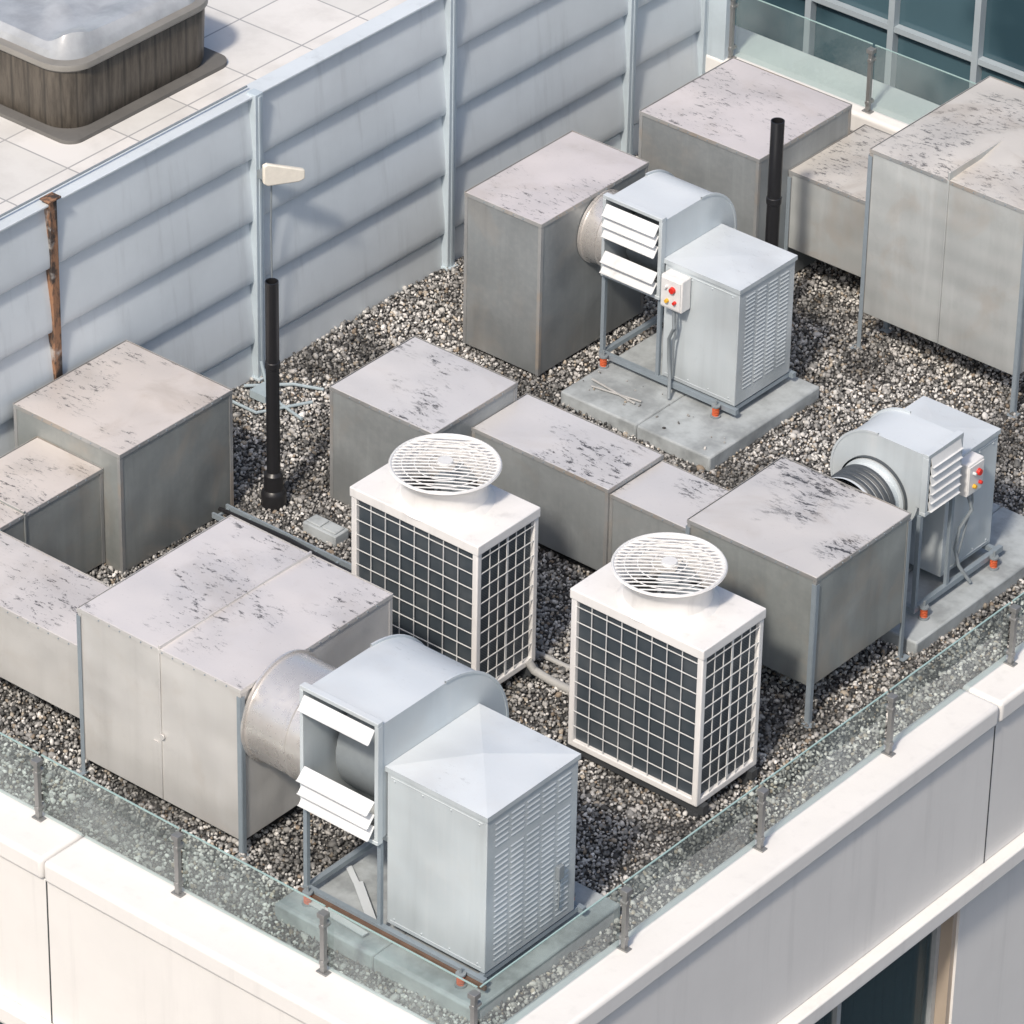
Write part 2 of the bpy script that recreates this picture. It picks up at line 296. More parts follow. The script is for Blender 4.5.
# ------------------------------------------------------------------ duct boxes
def duct(name,x0,x1,y0,y1,z0,z1,mat,legs=0,ang=True,crown=.012,seamx=(),seamy=(),legset='LNRF'):
    e=empty(name,((x0+x1)/2,(y0+y1)/2,z0))
    b=MB();nx=ny=8
    def h(i,j,ph): 
        s=math.sin(math.pi*i/nx)*math.sin(math.pi*j/ny);return s*crown*(1+.6*math.sin(i*1.7+ph)*math.cos(j*1.3+ph))
    ph=x0*7+y0*3;vs=[];fs=[]
    for j in range(ny+1):
        for i in range(nx+1): vs.append((x0+(x1-x0)*i/nx,y0+(y1-y0)*j/ny,z1+h(i,j,ph)))
    for j in range(ny):
        for i in range(nx): a=j*(nx+1)+i;fs.append((a,a+1,a+nx+2,a+nx+1))
    n=len(vs);ring=[i for i in range(nx+1)]+[(j*(nx+1)+nx) for j in range(1,ny+1)]+[ny*(nx+1)+i for i in range(nx-1,-1,-1)]+[j*(nx+1) for j in range(ny-1,0,-1)]
    for r in ring: vs.append((vs[r][0],vs[r][1],z0))
    m=len(ring)
    for q in range(m): fs.append((n+q,n+(q+1)%m,ring[(q+1)%m],ring[q]))
    fs.append(tuple(n+q for q in range(m))[::-1]);b.add(vs,fs)
    b.make('casing',e,mat,.004)
    if ang:
        b=MB();t=.004;w=.024
        for cx,sx in((x0,-1),(x1,1)):
            for cy,sy in((y0,-1),(y1,1)):
                b.box(*sorted((cx+sx*t,cx-sx*w)),*sorted((cy+sy*t,cy+sy*.0005)),z0+.001,z1-.031)
                b.box(*sorted((cx+sx*t*.9,cx+sx*.0005)),*sorted((cy,cy-sy*w)),z0+.001,z1-.031)
        b.box(x0-.006,x1+.006,y0-.007,y0-.0045,z1-.026,z1+.003);b.box(x0-.006,x1+.006,y1+.0045,y1+.007,z1-.026,z1+.003)
        b.box(x1+.0045,x1+.007,y0-.0044,y1+.0044,z1-.026,z1+.003);b.box(x0-.007,x0-.0045,y0-.0044,y1+.0044,z1-.026,z1+.003)
        b.make('corner_angles',e,M_TRIM if mat is not M_FB else mat,smooth=False)
        b=MB()
        for i in range(2,int((x1-x0)/.09)): b.cyl((x0+i*.09,y0-.007,z1-.013),(x0+i*.09,y0-.011,z1-.013),.006,n=6)
        for i in range(2,int((y1-y0)/.09)): b.cyl((x1+.007,y0+i*.09,z1-.013),(x1+.011,y0+i*.09,z1-.013),.006,n=6)
        b.make('rivets',e,M_ANG,smooth=False)
    if seamx or seamy:
        b=MB()
        for x in seamx: 
            b.box(x-.008,x+.008,y0-.003,y1+.003,z1+.0,z1+crown+.014);b.box(x-.008,x+.008,y0-.010,y0-.001,z0+.01,z1)
        for y in seamy: 
            b.box(x0-.003,x1+.003,y-.008,y+.008,z1+.0,z1+crown+.014);b.box(x1+.001,x1+.010,y-.008,y+.008,z0+.01,z1)
        b.make('standing_seams',e,mat,.003)
    if legs:
        b=MB();w=.032
        for key,(cx,cy,sx,sy) in dict(L=(x0,y0,-1,-1),N=(x1,y0,1,-1),R=(x1,y1,1,1),F=(x0,y1,-1,1)).items():
            if key not in legset: continue
            ax,ay=cx+sx*.009,cy+sy*.009
            b.box(*sorted((ax,ax-sx*w)),*sorted((ay,ay+sy*.004)),0.0,z1-.05)
            b.box(*sorted((ax,ax+sx*.004)),*sorted((ay,ay-sy*w)),0.0,z1-.05)
            b.box(ax-.04,ax+.04,ay-.04,ay+.04,.012,.02)
        b.make('legs',e,M_ANG,smooth=False)
    return e
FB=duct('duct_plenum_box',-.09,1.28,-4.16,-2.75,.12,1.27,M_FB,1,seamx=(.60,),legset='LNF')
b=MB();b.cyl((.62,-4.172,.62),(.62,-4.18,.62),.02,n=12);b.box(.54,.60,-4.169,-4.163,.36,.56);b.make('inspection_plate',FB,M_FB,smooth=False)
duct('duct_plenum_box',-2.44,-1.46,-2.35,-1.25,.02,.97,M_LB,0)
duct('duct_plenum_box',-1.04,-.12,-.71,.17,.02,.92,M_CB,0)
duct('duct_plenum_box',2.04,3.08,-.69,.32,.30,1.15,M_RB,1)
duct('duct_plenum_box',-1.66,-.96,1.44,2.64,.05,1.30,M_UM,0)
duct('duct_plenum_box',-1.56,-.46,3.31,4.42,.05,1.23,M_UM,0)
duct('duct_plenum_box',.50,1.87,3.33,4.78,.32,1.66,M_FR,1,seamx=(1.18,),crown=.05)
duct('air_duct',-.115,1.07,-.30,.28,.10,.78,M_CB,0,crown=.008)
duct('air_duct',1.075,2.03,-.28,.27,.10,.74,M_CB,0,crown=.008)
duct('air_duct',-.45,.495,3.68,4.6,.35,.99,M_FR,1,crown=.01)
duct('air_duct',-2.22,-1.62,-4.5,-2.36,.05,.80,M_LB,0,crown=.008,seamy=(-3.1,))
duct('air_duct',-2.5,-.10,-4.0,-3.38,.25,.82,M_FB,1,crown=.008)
# ------------------------------------------------------------------ fans
def fan(cfg):
    T=cfg['T'];R=cfg['R'];D=cfg['D'];a0,a1,a2=cfg['a'];ai=cfg['ai'];c0,c1=cfg['c'];zc=cfg['zc'];zt=cfg['zt'];zb=cfg['zb'];ri=cfg['ri']
    zd=cfg['zd']
    e=empty('centrifugal_fan',tuple(T(a1,0,0)))
    out=[(D,R)];n=40
    st=math.pi/2;en=2*math.pi+math.asin((zd-zc)/R)
    for i in range(n+1):
        t=st+(en-st)*i/n
        rr=R*(1.0-.05*(i/n))
        out.append((rr*math.cos(t),rr*math.sin(t)))
    out.append((D,zd-zc))
    m=len(out);vs=[(a0,p[0],zc+p[1]) for p in out]+[(a1,p[0],zc+p[1]) for p in out]
    fs=[(i,i+1,m+i+1,m+i) for i in range(m-1)]+[tuple(range(m)),tuple(range(m,2*m))[::-1]]
    b=MB();b.add(vs,fs);b.xf(T);b.make('scroll_casing',e,M_FAN)
    b=MB()
    for aa in (a0,a1):
        for i in range(1,m-2):
            p,q=out[i],out[i+1];k1=1+.016/R
            b.add([(aa-.006,p[0],zc+p[1]),(aa-.006,q[0],zc+q[1]),(aa-.006,q[0]*k1,zc+q[1]*k1),(aa-.006,p[0]*k1,zc+p[1]*k1),
                   (aa+.006,p[0],zc+p[1]),(aa+.006,q[0],zc+q[1]),(aa+.006,q[0]*k1,zc+q[1]*k1),(aa+.006,p[0]*k1,zc+p[1]*k1)],[(0,1,2,3),(4,7,6,5),(3,2,6,7),(0,4,5,1)])
    b.xf(T);b.make('casing_flange',e,M_FAN,smooth=False)
    b=MB();zt2=zc+R;f=.028
    b.box(a0-f,a1+f*.2,D-.03,D+.02,zt2,zt2+f);b.box(a0-f,a1+f*.2,D-.03,D+.02,zd-f,zd)
    b.box(a0-f,a0-.001,D-.03,D+.02,zd+.001,zt2-.001);b.box(a1+.001-f*.9,a1+f*.2,D-.028,D+.018,zd+.001,zt2-.001)
    b.xf(T);b.make('discharge_frame',e,M_FAN,.003)
    b=MB();w=a1-a0-.04
    for z,ang in cfg['slats']:
        L=cfg['sl'];dy=math.sin(ang)*L;dz=-math.cos(ang)*L
        ty,tz=math.cos(ang)*.004,math.sin(ang)*.004
        p=[(D+.012,z),(D+.012+dy,z+dz),(D+.012+dy+.014,z+dz-.002)]
        q=[(x+ty,y+tz+.003) for x,y in p]
        vs=[];A0=a0+.006;A1=a1-.024
        for aa in(A0,A1): vs+=[(aa,*x) for x in p]+[(aa,*x) for x in q]
        b.add(vs,[(0,1,7,6),(1,2,8,7),(3,9,10,4),(4,10,11,5),(0,3,4,1),(1,4,5,2),(6,7,10,9),(7,8,11,10),(2,5,11,8),(0,6,9,3)])
    b.xf(T);b.make('gravity_shutter_slats',e,M_SLAT,smooth=False)
    b=MB();b.cyl((a0+.04,0,zc),(a1-.04,0,zc),R*.62,n=28);b.xf(T);b.make('impeller',e,M_GREYP)
    zi=cfg['zi'];bi=cfg.get('bi',0);L=a0-ai
    b=MB()
    prof=[(ri*1.05,0),(ri*1.05,.015),(ri,.018),(ri,L*.45),(ri*1.02,L*.46),(ri*1.02,L*.5),(ri,L*.51),(ri*.97,L*.88),(ri*1.10,L*.89),(ri*1.10,L-.002)]
    b.lathe((ai,bi,zi),(1,0,0),prof,56,0)
    if cfg.get('dark'):
        for q in range(4): b.lathe((ai,bi,zi),(1,0,0),[(ri*1.02,L*(.10+q*.16)),(ri*1.07,L*(.13+q*.16)),(ri*1.07,L*(.20+q*.16)),(ri*1.02,L*(.23+q*.16))],56,1)
        b.lathe((ai,bi,zi),(1,0,0),[(ri*1.16,L*.90),(ri*1.16,L-.004),(ri*.9,L-.003)],56,1)
    b.xf(T);b.make('inlet_duct',e,[M_INL if not cfg.get('dark') else M_FAN,M_FLEX])
    b=MB();apex=cfg.get('apex',.03);ov=.010
    b.box(a1+.012,a2,c0,c1,zb,zt-.02)
    b.xf(T);b.make('motor_cabinet',e,M_FAN,.005)
    b=MB();A,Bc=(a1+.012-ov,a2+ov),(c0-ov,c1+ov);z0=zt-.02
    mx,my=(A[0]+A[1])/2,(Bc[0]+Bc[1])/2
    vs=[(A[0],Bc[0],z0-.02),(A[1],Bc[0],z0-.02),(A[1],Bc[1],z0-.02),(A[0],Bc[1],z0-.02),(A[0],Bc[0],z0+.015),(A[1],Bc[0],z0+.015),(A[1],Bc[1],z0+.015),(A[0],Bc[1],z0+.015),(mx,my,z0+.015+apex)]
    b.add(vs,[(0,1,2,3),(0,1,5,4),(1,2,6,5),(2,3,7,6),(3,0,4,7),(4,5,8),(5,6,8),(6,7,8),(7,4,8)])
    b.xf(T);b.make('cabinet_lid',e,M_FAN,smooth=False)
    b=MB();cols=cfg.get('cols',4);rows=cfg.get('rows',18);cw=(c1-c0-.12)/cols
    z_lo,z_hi=zb+cfg.get('slo',.12)*(zt-zb),zt-.10
    for c in range(cols):
        for r in range(rows):
            zz=z_lo+(z_hi-z_lo)*r/(rows-1)
            if cfg.get('gap') and cfg['gap'][0]<zz<cfg['gap'][1]: continue
            y0=c0+.06+c*cw+.012;y1=y0+cw-.03
            b.add([(a2,y0,zz+.006),(a2,y1,zz+.006),(a2+.005,y1,zz-.002),(a2+.005,y0,zz-.002),(a2,y1,zz-.003),(a2,y0,zz-.003)],[(0,1,2,3),(3,2,4,5),(0,3,5),(1,4,2)])
            b.add([(a2+.0007,y0,zz-.003),(a2+.0007,y1,zz-.003),(a2+.0007,y1,zz-.008),(a2+.0007,y0,zz-.008)],[(0,1,2,3)],1)
    b.xf(T);b.make('ventilation_slots',e,[M_FAN,M_GREYP],smooth=False)
    b=MB()
    for zz in(zb+.03,zt-.07): b.box(a1+.04,a2-.03,c1+.0005,c1+.004,zz-.003,zz+.003)
    for i in range(4):
        for zz in (zb+.05,zt-.09): b.cyl((a1+.07+i*(a2-a1-.13)/3,c1,zz),(a1+.07+i*(a2-a1-.13)/3,c1+.006,zz),.007,n=8)
    b.xf(T);b.make('access_panel_trim',e,M_FAN,smooth=False)
    if cfg.get('iso'):
        b=MB();z=zb+.33*(zt-zb);yy=c0+.2*(c1-c0);b.box(a2+.002,a2+.03,yy-.025,yy+.025,z-.05,z+.05);b.tube([(a2+.015,yy,z-.05),(a2+.02,yy+.01,z-.15),(a2+.01,yy,z-.28)],.006,6);b.xf(T);b.make('isolator',e,M_GREYP,.004)
    b=MB();rz=zb-.045;w=.035;F0,F1=-R*.62,D*.95
    for bb in(F0,F1): 
        b.box(a0-.04,a2+.03,bb-w/2,bb+w/2,rz-.004,rz+.036)
    b.box(a0-.04,a0-.005,F0+w/2,F1-w/2,rz,rz+.034);b.box(a2-.04,a2-.005,F0+w/2,F1-w/2,rz,rz+.034)
    for bb in(F0,F1): b.box(a0-.035,a0-.005,bb-.015,bb+.015,rz+.036,zd-.035 if bb==F1 else zc)
    b.box(a1-.03,a1-.002,F1-.014,F1+.012,rz+.036,zd-.035)
    b.xf(T);b.make('support_frame',e,M_ANG,smooth=False)
    if cfg.get('rustrail'):
        b=MB();b.box(a0-.06,a2+.06,F1+w/2+.002,F1+w/2+.022,rz-.015,rz+.015);b.xf(T);b.make('rusted_rail',e,M_RUST,smooth=False)
    b=MB();h0=cfg['pz']
    for aa in(a0+.03,a2-.12):
        for bb in(F0-.05,F1+.05):
            b.tube([(aa+.022*math.cos(t*.6),bb+.022*math.sin(t*.6),h0+.012+(rz+.03-h0-.02)*t/50) for t in range(51)],.005,6,0)
            b.cyl((aa,bb,h0),(aa,bb,h0+.012),.038,n=12,mi=1);b.cyl((aa,bb,rz+.028),(aa,bb,rz+.04),.033,n=12,mi=1)
            b.cyl((aa,bb,rz+.04),(aa,bb,rz+.08),.009,n=8,mi=1)
    b.xf(T);b.make('spring_mounts',e,[M_SPR,M_GREYP])
    if cfg.get('ctrl'):
        x0,x1,z0,z1=cfg['ctrl'];dp=cfg.get('cdp',.11);b=MB();b.box(x0,x1,c1+.006,c1+dp,z0,z1);b.xf(T);b.make('control_box',e,M_WHITE,.01,seg=3)
        b=MB();yb=c1+dp;w=x1-x0;h=z1-z0
        b.box(x0+.01,x1-.01,yb,yb+.008,z0+.02,z1-.02,2)
        for i,(u,vv,r,mi) in enumerate([(.60,.66,.026,0),(.30,.70,.012,2),(.36,.28,.016,1),(.72,.30,.014,0)]):
            b.cyl((x0+w*u,yb+.008,z0+h*vv),(x0+w*u,yb+.03,z0+h*vv),r,r*.85,n=16,mi=mi)
        b.xf(T);b.make('control_knobs',e,[M_RED,M_YEL,M_GUARD])
        b=MB();xm=(x0+x1)/2;b.tube([(xm,c1+.07,z0),(xm,c1+.07,z0-.05),(xm+.02,c1+.09,z0-.15),(xm-.05,c1+.05,z0-.28),(xm-.06,c1+.03,z0-.45),(xm-.03,c1+.05,zb+.05),(xm+.02,c1+.12,h0+.02)],.013,8)
        b.tube([(xm+.03,c1+.07,z0),(xm+.035,c1+.08,z0-.1),(xm+.0,c1+.06,z0-.3),(xm-.03,c1+.02,zb+.03)],.008,8)
        b.cyl((xm,c1+.07,z0-.02),(xm,c1+.07,z0+.002),.022,n=12);b.xf(T);b.make('conduit',e,M_GREYP)
    return e
T1=lambda cy:(lambda a,b,z:(a,cy-b,z))
def plinth(e,x0,x1,y0,y1,z1,split=()):
    b=MB();xs=[x0]+list(split)+[x1]
    for i in range(len(xs)-1): b.box(xs[i]+(.003 if i else 0),xs[i+1]-(.003 if i<len(xs)-2 else 0),y0,y1,-.005,z1-.002*i)
    b.make('plinth',e,M_PLINTH,.014,seg=2)
e=fan(dict(T=T1(-3.75),R=.60,D=.60,a=(1.98,2.57,3.36),ai=1.29,c=(-.31,.54),zc=1.10,zt=1.39,zb=.22,ri=.36,zi=.97,zd=.86,slats=[(1.665,.62),(1.14,.85),(1.045,.75),(.96,.65)],sl=.092,cols=5,rows=26,slo=.05,rustrail=1,pz=.12,apex=.05,bi=.05,gap=(1.05,1.12),iso=1))
plinth(e,1.85,3.46,-4.50,-3.1,.12,(2.65,))
b=MB()
for (x0,y0),(x1,y1),wd,z in(((2.0,-4.38),(2.5,-4.42),.05,.13),((2.1,-4.05),(2.5,-4.35),.06,.14),((1.95,-3.95),(2.4,-4.25),.04,.13)):
    d=Vector((x1-x0,y1-y0,0)).normalized();nn=Vector((-d.y,d.x,0))*wd
    P=[Vector((x0,y0,z)),Vector((x1,y1,z+.01)),Vector((x1,y1,z+.01))+nn,Vector((x0,y0,z))+nn]
    b.add([*P,*[p+Vector((0,0,.008)) for p in P]],[(0,3,2,1),(4,5,6,7),(0,1,5,4),(1,2,6,5),(2,3,7,6),(3,0,4,7)])
b.make('sheet_metal_offcuts',e,M_FAN,smooth=False)
e=fan(dict(T=T1(2.22),R=.42,D=.43,a=(-.65,-.15,.52),ai=-.955,c=(-.24,.40),zc=1.06,zt=1.18,zb=.22,ri=.265,zi=1.0,bi=.10,zd=.88,slats=[(1.44,.62),(1.355,.62),(1.27,.62),(1.06,.70),(.975,.70)],sl=.082,cols=4,rows=24,slo=.12,pz=.12,apex=.012,ctrl=(-.09,.10,.86,1.12)))
plinth(e,-.64,.71,1.30,2.58,.12,(.05,))
b=MB();b.tube([(-.55,1.55,.14),(-.12,1.50,.135)],.008,8);b.tube([(-.50,1.48,.135),(-.10,1.55,.135)],.007,8);b.make('loose_rods',e,M_LAG)
T3=lambda a,b,z:(2.57+b,a,z)
e=fan(dict(T=T3,R=.36,D=.41,a=(.64,1.0,1.59),ai=.325,c=(-.30,.32),zc=1.03,zt=1.13,zb=.22,ri=.235,zi=.94,zd=.97,slats=[(1.385,.25),(1.315,.25),(1.245,.25),(1.175,.25),(1.105,.25),(1.04,.25)],sl=.07,cols=4,rows=18,pz=.12,apex=.02,ctrl=(1.09,1.27,.86,1.11),dark=1))
plinth(e,1.95,3.15,.40,2.15,.12,(2.6,))
# ------------------------------------------------------------------ condensers
def condenser(x0,x1,y0,y1,z0,z1):
    cx,cy=(x0+x1)/2,(y0+y1)/2;e=empty('condenser_unit',(cx,cy,0))
    b=MB();w=.045
    for ax in(x0,x1-w):
        for ay in(y0,y1-w): b.box(ax,ax+w,ay,ay+w,z0,z1-.075)
    b.box(x0-.008,x1+.008,y0-.008,y1+.008,z1-.075,z1)
    b.box(x0+.001,x1-.001,y0+.001,y1-.001,z0-.004,z0+.045)
    b.make('cabinet_frame',e,M_WHITE,.008,seg=3)
    b=MB();b.box(x0+.03,x1-.03,y0+.03,y1-.03,z0+.03,z1-.08);b.make('coil',e,M_COIL,smooth=False)
    b=MB();t=.0048
    nx,nz=8,9
    for i in range(1,nx):
        x=x0+w+(x1-x0-2*w)*i/nx;b.box(x-t/2,x+t/2,y0+.004,y0+.010,z0+.045,z1-.076);b.box(x-t/2,x+t/2,y1-.010,y1-.004,z0+.045,z1-.076)
    for j in range(1,nz+1):
        z=z0+.045+(z1-.12-z0)*j/(nz+.4);b.box(x0+w,x1-w,y0+.001,y0+.007,z-t/2,z+t/2);b.box(x0+w,x1-w,y1-.007,y1-.001,z-t/2,z+t/2)
        b.box(x1-.007,x1-.001,y0+w,y1-w,z-t/2,z+t/2);b.box(x0+.001,x0+.007,y0+w,y1-w,z-t/2,z+t/2)
    for i in range(1,6):
        y=y0+w+(y1-y0-2*w)*i/6;tt=t*1.8 if i==3 else t*.5;b.box(x1-.010,x1-.004,y-tt,y+tt,z0+.045,z1-.076);b.box(x0+.004,x0+.010,y-tt,y+tt,z0+.045,z1-.076)
    b.make('grille',e,M_GUARD,smooth=False)
    r=.355;zd=z1+.25
    b=MB();b.lathe((cx,cy,z1-.002),(0,0,1),[(.33,0),(.315,.012),(.285,.04),(.275,.10),(.285,.16),(.32,.215),(r,.235),(r+.012,.25),(r,.258),(r-.02,.25),(.30,.21),(.265,.14),(.26,.02)],64);b.make('fan_shroud',e,M_WHITE)
    b=MB();b.cyl((cx,cy,z1),(cx,cy,z1+.004),.262,n=48,mi=0)
    b.make('fan_well',e,M_DARK)
    b=MB()
    for q in range(4):
        t0=q*math.pi/2;vs=[]
        for i in range(7):
            rr=.06+.19*i/6
            for ss,dz in((-.32,.0),(.32,.07)): vs.append((cx+rr*math.cos(t0+ss),cy+rr*math.sin(t0+ss),z1+.06+dz))
        b.add(vs,[(2*i,2*i+2,2*i+3,2*i+1) for i in range(6)])
    b.cyl((cx,cy,z1+.03),(cx,cy,z1+.15),.07,n=20)
    b.make('fan_blades',e,M_GREYP,recalc=False)
    b=MB();ang=math.radians(-4+39)
    ca,sa=math.cos(ang),math.sin(ang)
    nb=19
    for i in range(nb):
        o=-r+(2*r)*(i+.5)/nb;hl=math.sqrt(max(0,r*r-o*o))
        p0=(cx+ca*-hl-sa*o,cy+sa*-hl+ca*o);p1=(cx+ca*hl-sa*o,cy+sa*hl+ca*o)
        pts=[]
        for j in range(9):
            u=j/8;x=p0[0]+(p1[0]-p0[0])*u;y=p0[1]+(p1[1]-p0[1])*u;d2=((x-cx)**2+(y-cy)**2)/(r*r);pts.append((x,y,zd+.02*(1-d2)))
        b.tube(pts,.0050,6)
    for rr in(.11,.20,.28): b.tube([(cx+rr*math.cos(t*math.pi/24),cy+rr*math.sin(t*math.pi/24),zd+.02*(1-rr*rr/r/r)-.006) for t in range(49)],.0035,6)
    b.cyl((cx,cy,zd+.012),(cx,cy,zd+.032),.055,.05,n=24);b.tube([(cx+r*math.cos(t*math.pi/32),cy+r*math.sin(t*math.pi/32),zd) for t in range(65)],.010,8)
    b.make('top_guard',e,M_GUARD)
    b=MB()
    for ay in(y0+.06,y1-.06): b.box(x0-.03,x1+.03,ay-.03,ay+.03,.05,z0-.006)
    for ax in(x0+.05,x1-.05):
        for ay in(y0+.06,y1-.06): b.box(ax-.05,ax+.05,ay-.04,ay+.04,0,.049)
    b.make('base_rails',e,M_FAND,smooth=False)
condenser(.31,1.385,-2.035,-1.42,.12,1.32)
condenser(2.135,3.19,-2.01,-1.385,.12,1.32)
# ------------------------------------------------------------------ screen wall
WX=-2.56;WZ=2.29
e=empty('screen_wall',(WX,1,0))
posts=[-5.9,-3.88,-1.86,.17,2.26,4.38,5.30]
b=MB();h=.50
for pi in range(len(posts)-1):
    y0,y1=posts[pi]+.03,posts[pi+1]-.03
    vs=[];prof=[(WX,0),(WX+.035,.0),(WX+.02,.26),(WX+.0,.275)]
    for q in range(4):
        zb=.285+q*h
        for t,off in ((0,.0),(.012,.030),(.03,.048),(.07,.055),(.2,.054),(.4,.046),(.65,.032),(.85,.019),(.965,.012),(.98,.002)):
            prof.append((WX+off,zb+h*t))
    for yy in(y0,y1): vs+=[(x,yy,z) for x,z in prof]
    m=len(prof);b.add(vs,[(i,i+1,m+i+1,m+i) for i in range(m-1)])
b.make('cladding_panels',e,M_WALLP,recalc=False)
b=MB()
for p in posts:
    if p==-1.86: continue
    b.box(WX+.0,WX+.085,p-.04,p+.04,0,WZ+.02);b.box(WX+.0,WX+.11,p-.055,p+.055,.0,.02)
    b.box(WX+.0855,WX+.092,p-.012,p+.012,.02,WZ)
b.make('posts',e,M_POSTW,.004)
b=MB();b.box(WX+.002,WX+.07,-1.895,-1.825,0,WZ+.03);b.box(WX+.0,WX+.09,-1.92,-1.80,WZ+.03,WZ+.045)
b.make('rusted_post',e,M_RPOST,.004)
b=MB();b.box(WX-.09,WX+.060,-5.9,5.3,WZ-.012,WZ+.006);b.box(WX-.09,WX-.004,-5.9,5.33,0,WZ-.02);b.make('top_cap',e,M_WALLP,.004)
b=MB();b.tube([(WX-.03,y,WZ+.04) for y in(-5.9,-3,-1.86,.17)],.008,8);b.make('cable',e,M_GREYP)
b=MB();b.box(-2.6,-2.30,5.30,5.36,.0,1.9);b.make('end_panel',e,M_POSTW,.005)
e=empty('wall_light',(WX+.1,.2,1.69))
b=MB();b.box(WX+.086,WX+.13,.14,.2,1.66,1.72);b.cyl((WX+.11,.17,1.69),(WX+.16,.23,1.695),.012,n=10);b.make('arm',e,M_GREYP)
b=MB();P0=(WX+.14,.14);vs=[]
for t,zl,zh in((0,1.635,1.775),(.10,1.61,1.785),(.85,1.585,1.69),(1,1.60,1.67)):
    for th in(-.018,.018):
        for z in(zl,zh): vs.append((P0[0]+.12*t-th,P0[1]+.30*t+th*.5,z))
fs=[]
for i in range(3):
    o=i*4;fs+=[(o,o+1,o+5,o+4),(o+2,o+6,o+7,o+3),(o,o+4,o+6,o+2),(o+1,o+3,o+7,o+5)]
fs+=[(0,2,3,1),(12,13,15,14)];b.add(vs,fs);b.make('head',e,M_CREAM,.010,seg=3)
b=MB();b.tube([(WX+.13,.24,1.65),(WX+.11,.25,1.2),(WX+.12,.25,.6),(WX+.11,.22,.05)],.006,6);b.make('wire',e,M_GREYP)
# ------------------------------------------------------------------ pipes
def vent(x,y,z1,r,name='vent_pipe'):
    e=empty(name,(x,y,0));b=MB()
    b.lathe((x,y,0),(0,0,1),[(r*1.9,0),(r*1.9,.10),(r*1.8,.12),(r*1.45,.14),(r*1.4,.26),(r,.28),(r,z1*.62),(r*1.12,z1*.62+.005),(r*1.12,z1*.62+.05),(r,z1*.62+.055),(r,z1),(r*.85,z1),(r*.82,z1-.1)],28)
    b.make('pipe',e,M_BLACK)
vent(-1.29,-1.02,1.79,.047);vent(-.13,3.06,1.77,.050)
e=empty('cable_tray',(-.7,-1.4,.1));b=MB()
for yy in(-1.50,-1.36): b.box(-1.42,.30,yy-.008,yy+.008,.08,.12)
for i in range(9): b.box(-1.40+i*.2,-1.38+i*.2,-1.49,-1.37,.085,.10)
for i in range(3): b.box(-1.3+i*.7,-1.22+i*.7,-1.52,-1.34,0,.078)
b.make('tray',e,M_ANG,smooth=False);b=MB();b.tube([(-1.42,-1.43,.115),(-.8,-1.41,.12),(-.2,-1.44,.115),(.3,-1.42,.2)],.016,8);b.make('cables',e,M_BLACK)
e=empty('concrete_block',(-.74,-1.07,.0));b=MB();b.box(-.90,-.60,-1.16,-1.02,.01,.10);b.box(-.88,-.76,-1.14,-1.04,.101,.115);b.box(-.74,-.62,-1.14,-1.04,.101,.115);b.make('block',e,M_PLINTH,.01)
e=empty('drain_pipework',(-2.2,-.1,0));b=MB()
def rp(*p): b.tube(p,.012,8)
rp((-2.42,.10,.2),(-2.35,.08,.04),(-2.1,-.05,.04),(-1.85,-.1,.04));rp((-2.45,-.25,.04),(-2.15,-.25,.04),(-1.95,.12,.04));rp((-2.45,-.05,.05),(-2.2,.2,.05),(-2.0,.3,.04))
b.box(-2.35,-2.2,-.1,.05,.02,.08);b.make('pipes',e,M_PIPEB)
e=empty('refrigerant_pipe',(1.8,-1.4,.1));b=MB();b.tube([(1.385,-1.50,.16),(1.42,-1.48,.09),(1.55,-1.45,.045),(2.02,-1.45,.045),(2.12,-1.48,.10)],.030,12);b.tube([(1.0,-1.40,.08),(1.3,-1.25,.04),(2.2,-1.25,.04),(2.4,-1.38,.12)],.018,10);b.make('insulated_pipe',e,M_LAG)
# ------------------------------------------------------------------ glass railings
def post(b,x,y,zb,zt,nx,ny):
    ox,oy=x+nx*.030,y+ny*.030
    b.box(ox-.016,ox+.016,oy-.016,oy+.016,zb+.01,zt-.02)
    b.box(ox-.04,ox+.04,oy-.026,oy+.026,zb,zb+.01)
    b.box(ox-.028,ox+.042 if False else ox+.028,oy-.028,oy+.028,zt-.035,zt)
    b.box(x-nx*.02-.03,x-nx*.02+.03,y-ny*.02-.03,y-ny*.02+.03,zt-.030,zt-.004) if False else None
    for z in(zt-.10,zb+.08): b.cyl((x-nx*.02,y-ny*.02,z),(ox+nx*.022,oy+ny*.022,z),.020,n=12)
def pane(g,x0,x1,y0,y1,z0,z1): g.add([(x0,y0,z0),(x1,y1,z0),(x1,y1,z1),(x0,y0,z1)],[(0,1,2,3)])
def edge(g,x0,x1,y0,y1,z): 
    t=.005;g.box(min(x0,x1)-(t if x0==x1 else 0),max(x0,x1)+(t if x0==x1 else 0),min(y0,y1)-(t if y0==y1 else 0),max(y0,y1)+(t if y0==y1 else 0),z,z+.006)
M_EDGE=plain('glass_edge',(.36,.50,.48),.2)
def railing(loc,segs,posts_):
    e=empty('glass_railing',loc);b=MB();gl=MB();ge=MB()
    for p in posts_: post(b,*p)
    b.make('posts',e,M_STEEL,.002)
    for s in segs: pane(gl,*s);edge(ge,*s[:4],s[5]+.0005)
    gl.make('glass_panes',e,M_GLASS,smooth=False,recalc=False);ge.make('glass_edges',e,M_EDGE,smooth=False)
FY=-4.96;RX=3.87;zt=.75
px=[-3.4,-2.1,-.85,.33,1.51,2.69];py=[-3.63,-2.29,-.95,.39,1.73,3.07,4.41]
ps=[(x,FY,.30,zt,0,-1) for x in px]+[(RX,y,.30,zt,1,0) for y in py]+[(RX-.01,FY,.30,zt,0,-1)]
sg=[];ed=px+[RX]
